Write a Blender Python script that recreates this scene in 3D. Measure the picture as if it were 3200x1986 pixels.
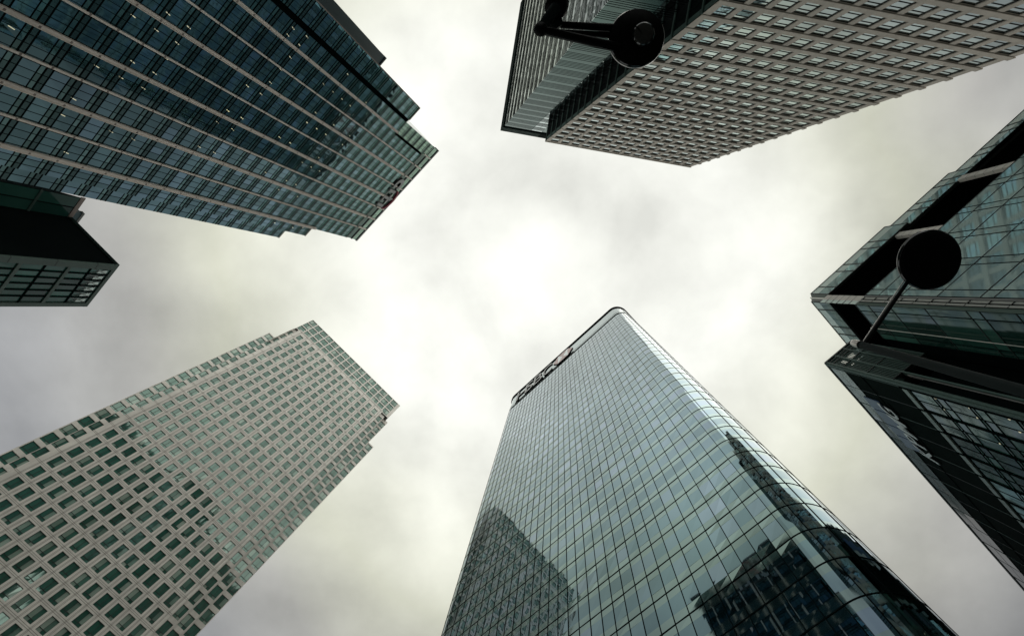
import bpy, bmesh, math, random
import numpy as np
from mathutils import Matrix, Vector
random.seed(7)
for o in list(bpy.data.objects): bpy.data.objects.remove(o)
S = bpy.context.scene
COL = S.collection

# ------------------------------------------------------------------ camera
F_PX, CX, CY = 1600.0, 1600.0, 993.0            # focal length and centre in photo pixels (3200 x 1986)
ZEN = (1712.0, 798.0)                           # where straight up lands in the photo
zc = np.array([(ZEN[0]-CX)/F_PX, (ZEN[1]-CY)/F_PX, 1.0]); zc /= np.linalg.norm(zc)
xc = np.array([1.0, 0, 0]); xc -= zc*(xc@zc); xc /= np.linalg.norm(xc)
yc = np.cross(zc, xc)
ROT = np.array([xc, yc, zc])                    # photo camera axes (right, down, forward) -> world
EYE = np.array([0.0, 0.0, 1.6])
cd = bpy.data.cameras.new('camera'); cam = bpy.data.objects.new('camera', cd); COL.objects.link(cam)
cd.sensor_width = 36; cd.lens = 36*F_PX/3200; cd.clip_start = 0.05; cd.clip_end = 6000
m = np.eye(4); m[:3, 0] = ROT[:, 0]; m[:3, 1] = -ROT[:, 1]; m[:3, 2] = -ROT[:, 2]; m[:3, 3] = EYE
cam.matrix_world = Matrix(m.tolist())
S.camera = cam
S.render.resolution_x, S.render.resolution_y = 1024, 635
S.view_settings.view_transform = 'Standard'; S.view_settings.look = 'None'
S.view_settings.exposure = 0.0; S.view_settings.gamma = 1.0

def ray(u, v):
    r = ROT @ np.array([(u-CX)/F_PX, (v-CY)/F_PX, 1.0]); return r/np.linalg.norm(r)
def pix(X):
    q = ROT.T @ (np.asarray(X)-EYE)
    if q[2] <= 1e-3: return None
    return (CX+F_PX*q[0]/q[2], CY+F_PX*q[1]/q[2])

# ------------------------------------------------------------------ world: overcast sky over a Nishita sky
SUN_AZ, SUN_EL = math.radians(-42), math.radians(40)      # behind thin cloud, up and to the right of the picture
W = bpy.data.worlds.new('World'); S.world = W; W.use_nodes = True
nt = W.node_tree; nt.nodes.clear()
def N(t, **k):
    n = nt.nodes.new(t)
    for a, b in k.items(): setattr(n, a, b)
    return n
L = lambda a, b: nt.links.new(a, b)
out = N('ShaderNodeOutputWorld'); bg = N('ShaderNodeBackground'); L(bg.outputs[0], out.inputs[0])
sky = N('ShaderNodeTexSky', sky_type='NISHITA', sun_disc=False)
sky.sun_elevation = SUN_EL; sky.sun_rotation = math.pi/2 - SUN_AZ; sky.air_density = 1.5; sky.dust_density = 3
skm = N('ShaderNodeMix', data_type='RGBA', blend_type='MULTIPLY'); skm.inputs[0].default_value = 1
L(sky.outputs[0], skm.inputs[6]); skm.inputs[7].default_value = (0.09, 0.09, 0.09, 1)
tc = N('ShaderNodeTexCoord'); sep = N('ShaderNodeSeparateXYZ'); L(tc.outputs['Generated'], sep.inputs[0])
# cloud deck: the direction projected on a flat layer
den = N('ShaderNodeMath', operation='MAXIMUM'); den.inputs[1].default_value = 0.05
L(sep.outputs[2], den.inputs[0])
dx = N('ShaderNodeMath', operation='DIVIDE'); dy = N('ShaderNodeMath', operation='DIVIDE')
L(sep.outputs[0], dx.inputs[0]); L(den.outputs[0], dx.inputs[1]); L(sep.outputs[1], dy.inputs[0]); L(den.outputs[0], dy.inputs[1])
cmb = N('ShaderNodeCombineXYZ'); L(dx.outputs[0], cmb.inputs[0]); L(dy.outputs[0], cmb.inputs[1])
cmb.inputs[2].default_value = 3.7
nz = N('ShaderNodeTexNoise'); nz.inputs['Scale'].default_value = 3.6; nz.inputs['Detail'].default_value = 7
nz.inputs['Roughness'].default_value = 0.52; nz.inputs['Distortion'].default_value = 0.1
L(cmb.outputs[0], nz.inputs['Vector'])
nz2 = N('ShaderNodeTexNoise'); nz2.inputs['Scale'].default_value = 0.95; nz2.inputs['Detail'].default_value = 3
L(cmb.outputs[0], nz2.inputs['Vector'])
# brightness of the deck with height above the horizon (bright overhead, greyer below; unseen bright horizon band added to light walls)
wob = N('ShaderNodeMath', operation='MULTIPLY_ADD'); wob.inputs[1].default_value = 0.30; wob.inputs[2].default_value = -0.15
L(nz2.outputs[0], wob.inputs[0])
elv = N('ShaderNodeMath', operation='ADD'); L(sep.outputs[2], elv.inputs[0]); L(wob.outputs[0], elv.inputs[1])
ramp = N('ShaderNodeValToRGB'); L(elv.outputs[0], ramp.inputs[0])
cr = ramp.color_ramp
stops = [(0.0, (1.6, 1.68, 1.62)), (0.22, (1.8, 1.88, 1.80)), (0.36, (1.0, 1.05, 1.02)), (0.48, (.42, .43, .435)), (0.64, (.375, .385, .40)), (0.745, (.49, .49, .465)),
         (0.825, (.68, .69, .575)), (0.885, (.90, .91, .80)), (0.96, (1.06, 1.07, 1.0))]
cr.elements[0].position, cr.elements[0].color = stops[0][0], (*stops[0][1], 1)
cr.elements[1].position, cr.elements[1].color = stops[-1][0], (*stops[-1][1], 1)
for p, c in stops[1:-1]:
    e = cr.elements.new(p); e.color = (*c, 1)
mr = N('ShaderNodeMapRange'); mr.inputs[1].default_value = .28; mr.inputs[2].default_value = .72
mr.inputs[3].default_value = .72; mr.inputs[4].default_value = 1.12
L(nz.outputs[0], mr.inputs[0])
cm = N('ShaderNodeMix', data_type='RGBA', blend_type='MULTIPLY'); cm.inputs[0].default_value = 1
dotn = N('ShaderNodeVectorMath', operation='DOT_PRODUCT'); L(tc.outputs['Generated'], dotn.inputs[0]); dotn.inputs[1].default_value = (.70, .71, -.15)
low_dim = N('ShaderNodeMapRange', interpolation_type='SMOOTHSTEP'); low_dim.inputs[1].default_value = .56; low_dim.inputs[2].default_value = .84  # added dim patch in unseen low sky, to darken the fin tower's reflections
low_dim.inputs[3].default_value = 1.0; low_dim.inputs[4].default_value = .20; L(dotn.outputs['Value'], low_dim.inputs[0])
rm = N('ShaderNodeMath', operation='MULTIPLY'); L(mr.outputs[0], rm.inputs[0]); L(low_dim.outputs[0], rm.inputs[1])
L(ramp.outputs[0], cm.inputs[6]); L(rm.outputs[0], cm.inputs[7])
cov = N('ShaderNodeMapRange'); cov.inputs[1].default_value = .30; cov.inputs[2].default_value = .42
cov.inputs[3].default_value = .82; cov.inputs[4].default_value = 1.0
L(nz2.outputs[0], cov.inputs[0])
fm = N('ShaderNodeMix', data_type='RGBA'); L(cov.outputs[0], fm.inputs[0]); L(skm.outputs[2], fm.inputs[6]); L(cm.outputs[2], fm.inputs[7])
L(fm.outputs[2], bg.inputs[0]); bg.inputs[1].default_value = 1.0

sd = bpy.data.lights.new('sun', 'SUN'); sd.energy = 1.5; sd.angle = math.radians(78); sd.color = (1, .95, .86)
sun = bpy.data.objects.new('sun', sd); COL.objects.link(sun)
sv = Vector((math.cos(SUN_EL)*math.cos(SUN_AZ), math.cos(SUN_EL)*math.sin(SUN_AZ), math.sin(SUN_EL)))
sun.rotation_euler = sv.to_track_quat('Z', 'Y').to_euler()
S.cycles.max_bounces = 6; S.cycles.glossy_bounces = 4; S.cycles.diffuse_bounces = 2

# ------------------------------------------------------------------ materials
MATS = {}
def mat(name, col, rough=.6, var=.12, nscale=.6, ior=1.45, bump=0.0, hue=None, hueamt=0.0, metal=0.0, streak=0.0, emit=None, pane=0.0, spec=.5, tint=None):
    """procedural material: base colour varied by noise, per-pane random tone, optional streaks down the wall"""
    m = bpy.data.materials.new(name); m.use_nodes = True
    t = m.node_tree; b = t.nodes['Principled BSDF']
    def nn(ty, **k):
        n = t.nodes.new(ty)
        for a, c in k.items(): setattr(n, a, c)
        return n
    b.inputs['Roughness'].default_value = rough; b.inputs['IOR'].default_value = ior
    b.inputs['Metallic'].default_value = metal; b.inputs['Specular IOR Level'].default_value = spec
    if tint: b.inputs['Specular Tint'].default_value = (*tint, 1)
    co = nn('ShaderNodeTexCoord')
    nz = nn('ShaderNodeTexNoise'); nz.inputs['Scale'].default_value = nscale; nz.inputs['Detail'].default_value = 6
    t.links.new(co.outputs['Object'], nz.inputs['Vector'])
    mrr = nn('ShaderNodeMapRange'); mrr.inputs[1].default_value = .3; mrr.inputs[2].default_value = .7
    mrr.inputs[3].default_value = 1-var; mrr.inputs[4].default_value = 1+var
    t.links.new(nz.outputs[0], mrr.inputs[0])
    fac = mrr.outputs[0]
    geo = nn('ShaderNodeNewGeometry'); oi = nn('ShaderNodeObjectInfo')
    ad = nn('ShaderNodeMath', operation='ADD'); t.links.new(geo.outputs['Random Per Island'], ad.inputs[0]); t.links.new(oi.outputs['Random'], ad.inputs[1])
    fr = nn('ShaderNodeMath', operation='FRACT'); t.links.new(ad.outputs[0], fr.inputs[0])
    if pane:
        pr = nn('ShaderNodeMapRange'); pr.inputs[3].default_value = 1-pane; pr.inputs[4].default_value = 1+pane
        t.links.new(fr.outputs[0], pr.inputs[0])
        ml = nn('ShaderNodeMath', operation='MULTIPLY'); t.links.new(fac, ml.inputs[0]); t.links.new(pr.outputs[0], ml.inputs[1]); fac = ml.outputs[0]
    if streak:
        mp = nn('ShaderNodeMapping'); mp.inputs['Scale'].default_value = (1.3, 1.3, .05); t.links.new(co.outputs['Object'], mp.inputs[0])
        n3 = nn('ShaderNodeTexNoise'); n3.inputs['Scale'].default_value = 1.1; n3.inputs['Detail'].default_value = 4; t.links.new(mp.outputs[0], n3.inputs['Vector'])
        m3 = nn('ShaderNodeMapRange'); m3.inputs[1].default_value = .35; m3.inputs[2].default_value = .65; m3.inputs[3].default_value = 1-streak; m3.inputs[4].default_value = 1+streak*.3
        t.links.new(n3.outputs[0], m3.inputs[0])
        ml = nn('ShaderNodeMath', operation='MULTIPLY'); t.links.new(fac, ml.inputs[0]); t.links.new(m3.outputs[0], ml.inputs[1]); fac = ml.outputs[0]
    base = nn('ShaderNodeRGB'); base.outputs[0].default_value = (*col, 1); src = base.outputs[0]
    if hue is not None:       # a share of the panes (island random) takes a second tone, e.g. blinds
        th = nn('ShaderNodeMapRange'); th.inputs[1].default_value = 1-hueamt; th.inputs[2].default_value = 1.0
        t.links.new(fr.outputs[0], th.inputs[0])
        mh = nn('ShaderNodeMix', data_type='RGBA'); t.links.new(th.outputs[0], mh.inputs[0]); t.links.new(src, mh.inputs[6]); mh.inputs[7].default_value = (*hue, 1); src = mh.outputs[2]
    mx = nn('ShaderNodeMix', data_type='RGBA', blend_type='MULTIPLY'); mx.inputs[0].default_value = 1
    t.links.new(src, mx.inputs[6]); t.links.new(fac, mx.inputs[7]); t.links.new(mx.outputs[2], b.inputs['Base Color'])
    if bump:
        bn = nn('ShaderNodeBump'); bn.inputs['Strength'].default_value = bump; bn.inputs['Distance'].default_value = .05
        t.links.new(nz.outputs[0], bn.inputs['Height']); t.links.new(bn.outputs[0], b.inputs['Normal'])
    if emit:
        b.inputs['Emission Color'].default_value = (*emit[0], 1); b.inputs['Emission Strength'].default_value = emit[1]
    MATS[name] = m
    return m
mat('pale_stone', (.62, .595, .545), .7, .10, .25, streak=.10)
mat('pale_stone_joint', (.17, .15, .13), .8, .1, .5)
mat('green_glass', (.03, .10, .075), .04, .25, .15, ior=1.8, hue=(.22, .27, .23), hueamt=.35, pane=.3, tint=(.75, 1, .9))
mat('dark_frame', (.012, .016, .015), .5, .1)
mat('mirror_glass', (.46, .54, .55), .03, .1, .2, metal=1.0, pane=.12)
mat('tan_stone', (.58, .51, .44), .6, .10, .3, streak=.12)
mat('tan_stone_joint', (.10, .085, .07), .7, .1)
mat('blue_glass', (.03, .08, .085), .03, .15, .2, ior=2.6, pane=.2, tint=(.8, .95, .97))
mat('tower_glass', (.17, .265, .315), .02, .12, .08, metal=1.0, hue=(.20, .27, .345), hueamt=.5, pane=.16)
mat('tower_spandrel', (.225, .315, .325), .05, .06, .1, metal=1.0, pane=.06)
mat('black_mullion', (.004, .007, .007), 1.0, .1, spec=0)
mat('fin_metal', (.78, .69, .615), .5, .06, .2, streak=.06)
mat('fin_joint', (.25, .20, .175), .6, .1)
mat('teal_glass', (.16, .265, .285), .03, .15, .1, metal=1.0, hue=(.175, .27, .32), hueamt=.5, pane=.22)
mat('teal_strip', (.15, .245, .235), .05, .2, .1, metal=1.0, pane=.3, tint=(.6, .95, .9))
mat('dark_spandrel', (.070, .120, .118), .12, .2, .1, metal=.8)
mat('grey_metal', (.16, .165, .16), .5, .1)
mat('pale_green_glass', (.26, .40, .35), .06, .1, .2, metal=.7, pane=.12)
mat('sign_grey', (.36, .36, .36), .5, .05)
mat('sign_red', (.30, .03, .06), .5, .05)
mat('sign_white', (.78, .82, .82), .45, .05)
mat('emblem_red', (.46, .34, .33), .45, .05)
mat('sign_blue', (.05, .10, .20), .35, .08)
mat('slate_panel', (.035, .075, .085), .4, .1, .2)
mat('pale_panel', (.22, .29, .26), .4, .08)
mat('black_glass', (.0022, .004, .004), .5, .2, .2, ior=1.2, spec=.08)
mat('green_panel_glass', (.018, .080, .062), .06, .35, .25, ior=1.6, pane=.45)
mat('pale_green_metal', (.045, .078, .064), .45, .1)
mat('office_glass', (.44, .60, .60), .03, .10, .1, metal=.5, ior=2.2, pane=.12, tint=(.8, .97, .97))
mat('pale_glass', (.74, .86, .80), .1, .1, .2, ior=1.55, pane=.1)  # pale colour stands in for inside reflections on the roof screen glass
mat('shade_glass', (.016, .055, .044), .05, .25, .1, ior=1.45, hue=(.03, .09, .07), hueamt=.5, pane=.35)  # darker copy of the office glass, shade put into its colour
mat('silver_metal', (.42, .43, .40), .32, .08, metal=.6)
mat('cream_panel', (.60, .57, .52), .5, .06)
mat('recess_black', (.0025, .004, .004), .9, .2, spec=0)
mat('dark_cladding', (.005, .0115, .0095), .8, .15, .6, spec=.04)
mat('smoky_glass', (.030, .055, .050), .08, .12, .2, ior=1.5, pane=.12)
mat('louvre_metal', (.06, .10, .088), .5, .1, spec=.2)
mat('lamp_black', (.0015, .002, .002), .5, .1, spec=.04)
mat('lamp_lens', (.003, .004, .004), .12, .1, spec=.4)
mat('lamp_grey', (.008, .013, .013), .6, .1, spec=.06)
mat('pole_steel', (.35, .33, .31), .3, .1, metal=.7)
mat('ceiling_light', (.8, .8, .6), .5, 0, emit=((1, .93, .62), .38))
mat('paving', (.20, .20, .19), .8, .2, .4)
mat('roofing', (.10, .10, .10), .8, .1)

# ------------------------------------------------------------------ mesh building
class MB:
    def __init__(s): s.v = []; s.f = []; s.m = []; s.names = []
    def mi(s, name):
        if name not in s.names: s.names.append(name)
        return s.names.index(name)
    def quad(s, pts, mname):
        k = len(s.v); s.v += [tuple(p) for p in pts]; s.f.append(tuple(range(k, k+len(pts)))); s.m.append(s.mi(mname))
    def hexa(s, p, mname, skip=()):
        # p: 8 points, bottom ring 0-3 then top ring 4-7
        k = len(s.v); s.v += [tuple(q) for q in p]; i = s.mi(mname)
        for j, f in enumerate(((0, 3, 2, 1), (4, 5, 6, 7), (0, 1, 5, 4), (1, 2, 6, 5), (2, 3, 7, 6), (3, 0, 4, 7))):
            if j in skip: continue
            s.f.append(tuple(k+q for q in f)); s.m.append(i)
    def add(s, verts, faces, mname):
        k = len(s.v); s.v += [tuple(q) for q in verts]; i = s.mi(mname)
        for f in faces: s.f.append(tuple(k+q for q in f)); s.m.append(i)
    def merge(s, o):
        k = len(s.v); s.v += o.v
        for f, mm in zip(o.f, o.m): s.f.append(tuple(k+q for q in f)); s.m.append(s.mi(o.names[mm]))
    def tube(s, p0, p1, r0, r1, mname, n=20, caps=True):
        p0 = np.array(p0, float); p1 = np.array(p1, float); ax = p1-p0; ax /= np.linalg.norm(ax)
        t = np.array([1, 0, 0.]) if abs(ax[0]) < .8 else np.array([0, 1., 0])
        u = np.cross(ax, t); u /= np.linalg.norm(u); w = np.cross(ax, u)
        vs = []
        for p, r in ((p0, r0), (p1, r1)):
            for j in range(n):
                a = 2*math.pi*j/n; vs.append(p+r*(math.cos(a)*u+math.sin(a)*w))
        fs = [(j, (j+1) % n, n+(j+1) % n, n+j) for j in range(n)]
        if caps: fs += [tuple(range(n-1, -1, -1)), tuple(range(n, 2*n))]
        s.add(vs, fs, mname)
    def lathe(s, c, ax, prof, mname, n=40):
        # prof: list of (radius, offset along axis)
        c = np.array(c, float); ax = np.array(ax, float); ax /= np.linalg.norm(ax)
        t = np.array([1, 0, 0.]) if abs(ax[0]) < .8 else np.array([0, 1., 0])
        u = np.cross(ax, t); u /= np.linalg.norm(u); w = np.cross(ax, u)
        vs = []
        for r, z in prof:
            for j in range(n):
                a = 2*math.pi*j/n; vs.append(c+ax*z+r*(math.cos(a)*u+math.sin(a)*w))
        fs = []
        for i in range(len(prof)-1):
            for j in range(n): fs.append((i*n+j, i*n+(j+1) % n, (i+1)*n+(j+1) % n, (i+1)*n+j))
        s.add(vs, fs, mname)
    def build(s, name, parent=None, smooth=False, **props):
        base = np.array(parent_loc(parent)) if parent is not None else np.zeros(3)
        me = bpy.data.meshes.new(name)
        me.from_pydata([tuple(np.array(p)-base) for p in s.v], [], s.f)
        for nm in s.names: me.materials.append(MATS[nm])
        me.polygons.foreach_set('material_index', s.m)
        if smooth: me.polygons.foreach_set('use_smooth', [True]*len(s.f))
        me.update()
        o = bpy.data.objects.new(name, me); COL.objects.link(o)
        if parent is not None: o.parent = parent
        for a, b in props.items(): o[a] = b
        return o
def parent_loc(o):
    p = np.zeros(3)
    while o is not None:
        p = p+np.array(o.location); o = o.parent
    return p
def thing(name, label, cat, loc, group=None):
    o = bpy.data.objects.new(name, None); COL.objects.link(o); o.location = loc
    o.empty_display_size = 1; o['label'] = label; o['category'] = cat
    if group: o['group'] = group
    return o

class Frame:
    """a plane of a building: point = O + a*h + b*d + w*n (a along the floors, b down the wall, w metres outwards)"""
    def __init__(s, O, h, d, n=None):
        s.O, s.h, s.d = O, h, d; s.mh = np.linalg.norm(h); s.md = np.linalg.norm(d)
        if n is None:
            n = np.cross(h, d); n /= np.linalg.norm(n)
            if n @ (EYE-O) < 0: n = -n
        s.n = n; s.flip = np.cross(h, d) @ n < 0
    def P(s, a, b, w=0.0): return s.O+a*s.h+b*s.d+w*s.n
    def hit(s, u, v, w=0.0):
        r = ray(u, v); O = s.O+w*s.n
        A = np.array([s.h, s.d, -r]).T
        x = np.linalg.solve(A, EYE-O)
        return x[0], x[1]
    def box(s, mb, a0, a1, b0, b1, w0, w1, mname, skip=()):
        mb.hexa([s.P(a0, b0, w0), s.P(a1, b0, w0), s.P(a1, b1, w0), s.P(a0, b1, w0), s.P(a0, b0, w1), s.P(a1, b0, w1), s.P(a1, b1, w1), s.P(a0, b1, w1)], mname, skip)
    def pane(s, mb, a0, a1, b0, b1, w, mname, jit=.006):
        j = lambda: random.uniform(-jit, jit)
        p = [s.P(a0, b0, w+j()), s.P(a1, b0, w+j()), s.P(a1, b1, w+j()), s.P(a0, b1, w+j())]
        mb.quad(p[::-1] if s.flip else p, mname)
    def back(s):    # the direction into the building, level, seen from this face
        return -s.n
    def ground_b(s, a=0):   # how far down the wall the ground is
        return (s.O[2]+a*s.h[2])/(-s.d[2])

def frame_from_h(M, metres_per_row):
    M = np.array(M); lam = metres_per_row/np.linalg.norm(M[:, 1])
    W_ = ROT @ M*lam
    return Frame(EYE+W_[:, 2], W_[:, 0], W_[:, 1])
def frame_from_roof(vp, c, p0, p1):
    up = ray(*vp)
    O = ray(*p0); O = O*c/(O@up); Q = ray(*p1); Q = Q*c/(Q@up)
    h = Q-O; L_ = np.linalg.norm(h)
    f = Frame(EYE+O, h/L_, -up); f.len = L_
    return f

def area_px(pts):
    q = [pix(p) for p in pts]
    if any(x is None for x in q): return 0
    q = [(min(max(x, 0), 3200), min(max(y, 0), 1986)) for x, y in q]
    return abs(sum(q[i][0]*q[(i+1) % len(q)][1]-q[(i+1) % len(q)][0]*q[i][1] for i in range(len(q))))/2
class Units:
    """repeated windows or panels of one building: the hundred that show largest become parts, the rest one mesh"""
    def __init__(s): s.u = []
    def add(s, corners, main, sub=None): s.u.append((area_px(corners), main, sub))
    def build(s, root, name, plural, subname=None, n=100):
        s.u.sort(key=lambda t: -t[0])
        rest = MB()
        for k, (ar, main, sub) in enumerate(s.u):
            if k < n and ar > 0:
                o = main.build(name, root)
                if sub is not None: sub.build(subname, o)
            else:
                rest.merge(main)
                if sub is not None: rest.merge(sub)
        if rest.f: rest.build(plural, root, kind='stuff')

def glyph(ch, depth, bold=0.0):
    cu = bpy.data.curves.new('glyph', 'FONT'); cu.body = ch; cu.extrude = depth/2; cu.offset = bold; cu.resolution_u = 4
    o = bpy.data.objects.new('glyph', cu); COL.objects.link(o)
    dg = bpy.context.evaluated_depsgraph_get(); ev = o.evaluated_get(dg); me = ev.to_mesh()
    vs = [tuple(v.co) for v in me.vertices]; fs = [tuple(p.vertices) for p in me.polygons]
    ns = [p.normal.z for p in me.polygons]
    ev.to_mesh_clear(); bpy.data.objects.remove(o); bpy.data.curves.remove(cu)
    return vs, fs, ns
def letter(fr, ch, a_left, a_right, b_base, b_top, w0, depth, mface, mside, bold=.0, shear=0.0):
    """one letter on a facade, reading towards -h, fitted in the given box"""
    vs, fs, ns = glyph(ch, 1.0, bold)
    xs = [v[0] for v in vs]; ys = [v[1] for v in vs]
    x0, x1, y0, y1 = min(xs), max(xs), min(ys), max(ys)
    mb = MB(); pts = []
    for x, y, z in vs:
        ty = (y-y0)/(y1-y0); tx = (x-x0)/(x1-x0)+shear*(ty-.5)
        pts.append(fr.P(a_left+(a_right-a_left)*tx, b_base+(b_top-b_base)*ty, w0+depth*(z+.5)))
    front = [f for f, n in zip(fs, ns) if abs(n) > .5]; side = [f for f, n in zip(fs, ns) if abs(n) <= .5]
    mb.add(pts, front, mface); mb.add(pts, side, mside)
    return mb
def prism(fr, poly, w0, w1, mface, mside=None):
    """flat outline (a, b) on a facade given thickness"""
    mb = MB(); k = len(poly)
    v = [fr.P(a, b, w0) for a, b in poly]+[fr.P(a, b, w1) for a, b in poly]
    mb.add(v, [tuple(range(k, 2*k))], mface); mb.add(v, [tuple(range(k-1, -1, -1))]+[(i, (i+1) % k, k+(i+1) % k, k+i) for i in range(k)], mside or mface)
    return mb
# ================================================================== ground
g = MB(); s_ = 3000
g.quad([(-s_, -s_, 0), (s_, -s_, 0), (s_, s_, 0), (-s_, s_, 0)], 'paving')
g.build('ground', kind='structure')

def solid(mb, roof_px, c, vp, mname, extra_down=0.0):
    """closed block from a roof outline given in the photo, standing on the ground"""
    up = ray(*vp); top = []
    for p in roof_px:
        r = ray(*p); top.append(EYE+r*c/(r@up))
    bot = [t-up*(t[2]/up[2]) for t in top]
    k = len(top); v = top+bot
    mb.add(v, [tuple(range(k))]+[(i, i+k, (i+1) % k+k, (i+1) % k) for i in range(k)], mname)
    return top

# ================================================================== pale stone tower (lower left)
def stone_tower():
    f = frame_from_h([[0.011031, -0.0048952, -0.4149863], [0.0111464, 0.0059159, 0.038988], [0.0007009, -0.0199131, 1.0]], 4.0)
    gb = f.ground_b(6)
    root = thing('office_tower', 'pale stone tower with a tight grid of square green windows and notched corners, lower left', 'skyscraper', f.P(6.4, gb, -20))
    NR = int(gb)-1
    wall = MB(); joint = MB(); U = Units()
    ow, oh = .30, .365
    A0, A1 = -.93, 13.75
    def grid(a0, a1, cols, rows, w, top, bottom, ow, oh, joints=True):
        # spandrels
        edges = [top]+[x for r in rows for x in (r-oh, r+oh)]+[bottom]
        for k in range(0, len(edges), 2):
            wall.quad([f.P(a0, edges[k], w), f.P(a1, edges[k], w), f.P(a1, edges[k+1], w), f.P(a0, edges[k+1], w)], 'pale_stone')
        ce = [a0]+[x for c in cols for x in (c-ow, c+ow)]+[a1]
        for r in rows:
            for k in range(0, len(ce), 2):
                wall.quad([f.P(ce[k], r-oh, w), f.P(ce[k+1], r-oh, w), f.P(ce[k+1], r+oh, w), f.P(ce[k], r+oh, w)], 'pale_stone')
            for c in cols:
                x0, x1, y0, y1 = c-ow, c+ow, r-oh, r+oh; wi = w-.2
                for (pa, pb), (qa, qb) in (((x0, y0), (x1, y0)), ((x1, y0), (x1, y1)), ((x1, y1), (x0, y1)), ((x0, y1), (x0, y0))):
                    wall.quad([f.P(pa, pb, w), f.P(qa, qb, w), f.P(qa, qb, wi), f.P(pa, pb, wi)], 'pale_stone')
                win(c, r, ow, oh, w)
        if joints:
            t = .035/f.mh
            for c in list(cols)+[cols[0]-1]:
                if c+.5 > a1: continue
                for s in (-.18, .18):
                    x = c+.5+s/f.mh*.55
                    joint.quad([f.P(x-t, top, w+.012), f.P(x+t, top, w+.012), f.P(x+t, bottom, w+.012), f.P(x-t, bottom, w+.012)], 'pale_stone_joint')
            t = .035/f.md
            for r in rows:
                for s in (-.16, .16):
                    y = r+.5+s/f.md
                    joint.quad([f.P(a0, y-t, w+.016), f.P(a1, y-t, w+.016), f.P(a1, y+t, w+.016), f.P(a0, y+t, w+.016)], 'pale_stone_joint')
    def win(c, r, ow, oh, w):
        fr = MB(); pn = MB(); tx, ty = .055/f.mh, .055/f.md; wi = w-.2
        x0, x1, y0, y1 = c-ow, c+ow, r-oh, r+oh
        xm = c+ow*.06; yt = r+oh*.52
        for a in ((x0, x0+tx, y0, y1), (x1-tx, x1, y0, y1), (x0, x1, y0, y0+ty), (x0, x1, y1-ty, y1), (xm-tx*.7, xm+tx*.7, y0, y1), (x0, x1, yt-ty*.7, yt+ty*.7)):
            f.box(fr, *a, wi, wi+.07, 'dark_frame', skip=(0,))
        for a in ((x0, xm, y0, yt), (xm, x1, y0, yt), (x0, xm, yt, y1), (xm, x1, yt, y1)):
            f.pane(pn, *a, wi+.01, 'green_glass', .008)
        U.add([f.P(x0, y0), f.P(x1, y0), f.P(x1, y1), f.P(x0, y1)], fr, pn)
    cols = list(range(14)); rows = list(range(NR))
    grid(A0, A1, cols, rows, 0, -.86, gb, ow, oh)
    # set-back notched corners, two steps on the left and three on the right, one window column each
    La = [f.hit(0, 1450, -1.3)[0], f.hit(0, 1413, -2.6)[0]]
    l1 = A0-(A0-f.hit(858, 1048, -1.3)[0])*1.0
    l1, l2 = -1.62, -2.62
    grid(l1, A0+.5, [(l1+A0)/2-.02], rows, -1.3, -.84, gb, .29, .36, False)
    grid(l2, l1+.6, [(l2+l1)/2-.02], rows[2:], -2.6, 1.5, gb, .40, .36, False)
    r1, r2, r3 = 14.42, 15.22, 16.05
    grid(A1-.5, r1, [(A1+r1)/2-.02], rows, -1.0, -.86, gb, .27, .37, False)
    grid(r1-.6, r2, [(r1+r2)/2+.02], rows, -2.0, -.84, gb, .33, .37, False)
    grid(r2-.6, r3, [(r2+r3)/2+.02], rows[3:], -3.2, 2.5, gb, .34, .36, False)
    for (a, wo, wi_, t) in ((A0, 0, -1.3, -.86), (l1, -1.3, -2.6, .5), (l2, -2.6, -30, 1.5), (A1, 0, -1., -.86), (r1, -1, -2, -.86), (r2, -2, -3.2, .5), (r3, -3.2, -30, 2.5)):
        wall.quad([f.P(a, t, wo), f.P(a, gb, wo), f.P(a, gb, wi_), f.P(a, t, wi_)], 'pale_stone')
    for a, w0, w1 in ((r1, -1.0, -.8), (r2, -2.0, -1.75)):     # pale vertical ribs at the notches
        f.box(wall, a-.07, a-.02, .5, gb, w0, w1, 'pale_stone')
    # crown: three rows of wide windows set slightly back
    c0, c1 = f.hit(980, 998, -.5), f.hit(1250, 1268, -.5)
    ctop = (c0[1]+c1[1])/2; a0, a1 = c0[0], c1[0]
    rr = [-.86+(ctop+.86)*(k+.5)/3 for k in range(3)]; oh3 = (abs(ctop+.86)/3)*.42
    ccols = [j for j in range(-1, 15)]
    grid(a0, a1, ccols, rr[::-1], -.5, ctop, -.84, .42, oh3, False)
    wall.quad([f.P(a0, ctop, -.5), f.P(a0, 3, -.5), f.P(a0, 3, -42), f.P(a0, ctop, -42)], 'pale_stone')
    wall.quad([f.P(a1, ctop, -.5), f.P(a1, 3, -.5), f.P(a1, 3, -42), f.P(a1, ctop, -42)], 'pale_stone')
    f.box(wall, A0, A1, -.93, -.80, -.5, .10, 'pale_stone')
    body = MB()
    f.box(body, l2+.05, r3-.05, 2.6, gb, -42, -3.9, 'dark_frame'); f.box(body, a0+.04, a1-.04, ctop+.03, 3, -42, -3.6, 'dark_frame')
    body.build('core', root)
    wall.build('wall', root); joint.build('wall_joints', root)
    U.build(root, 'window', 'windows', 'pane')
stone_tower()

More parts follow.
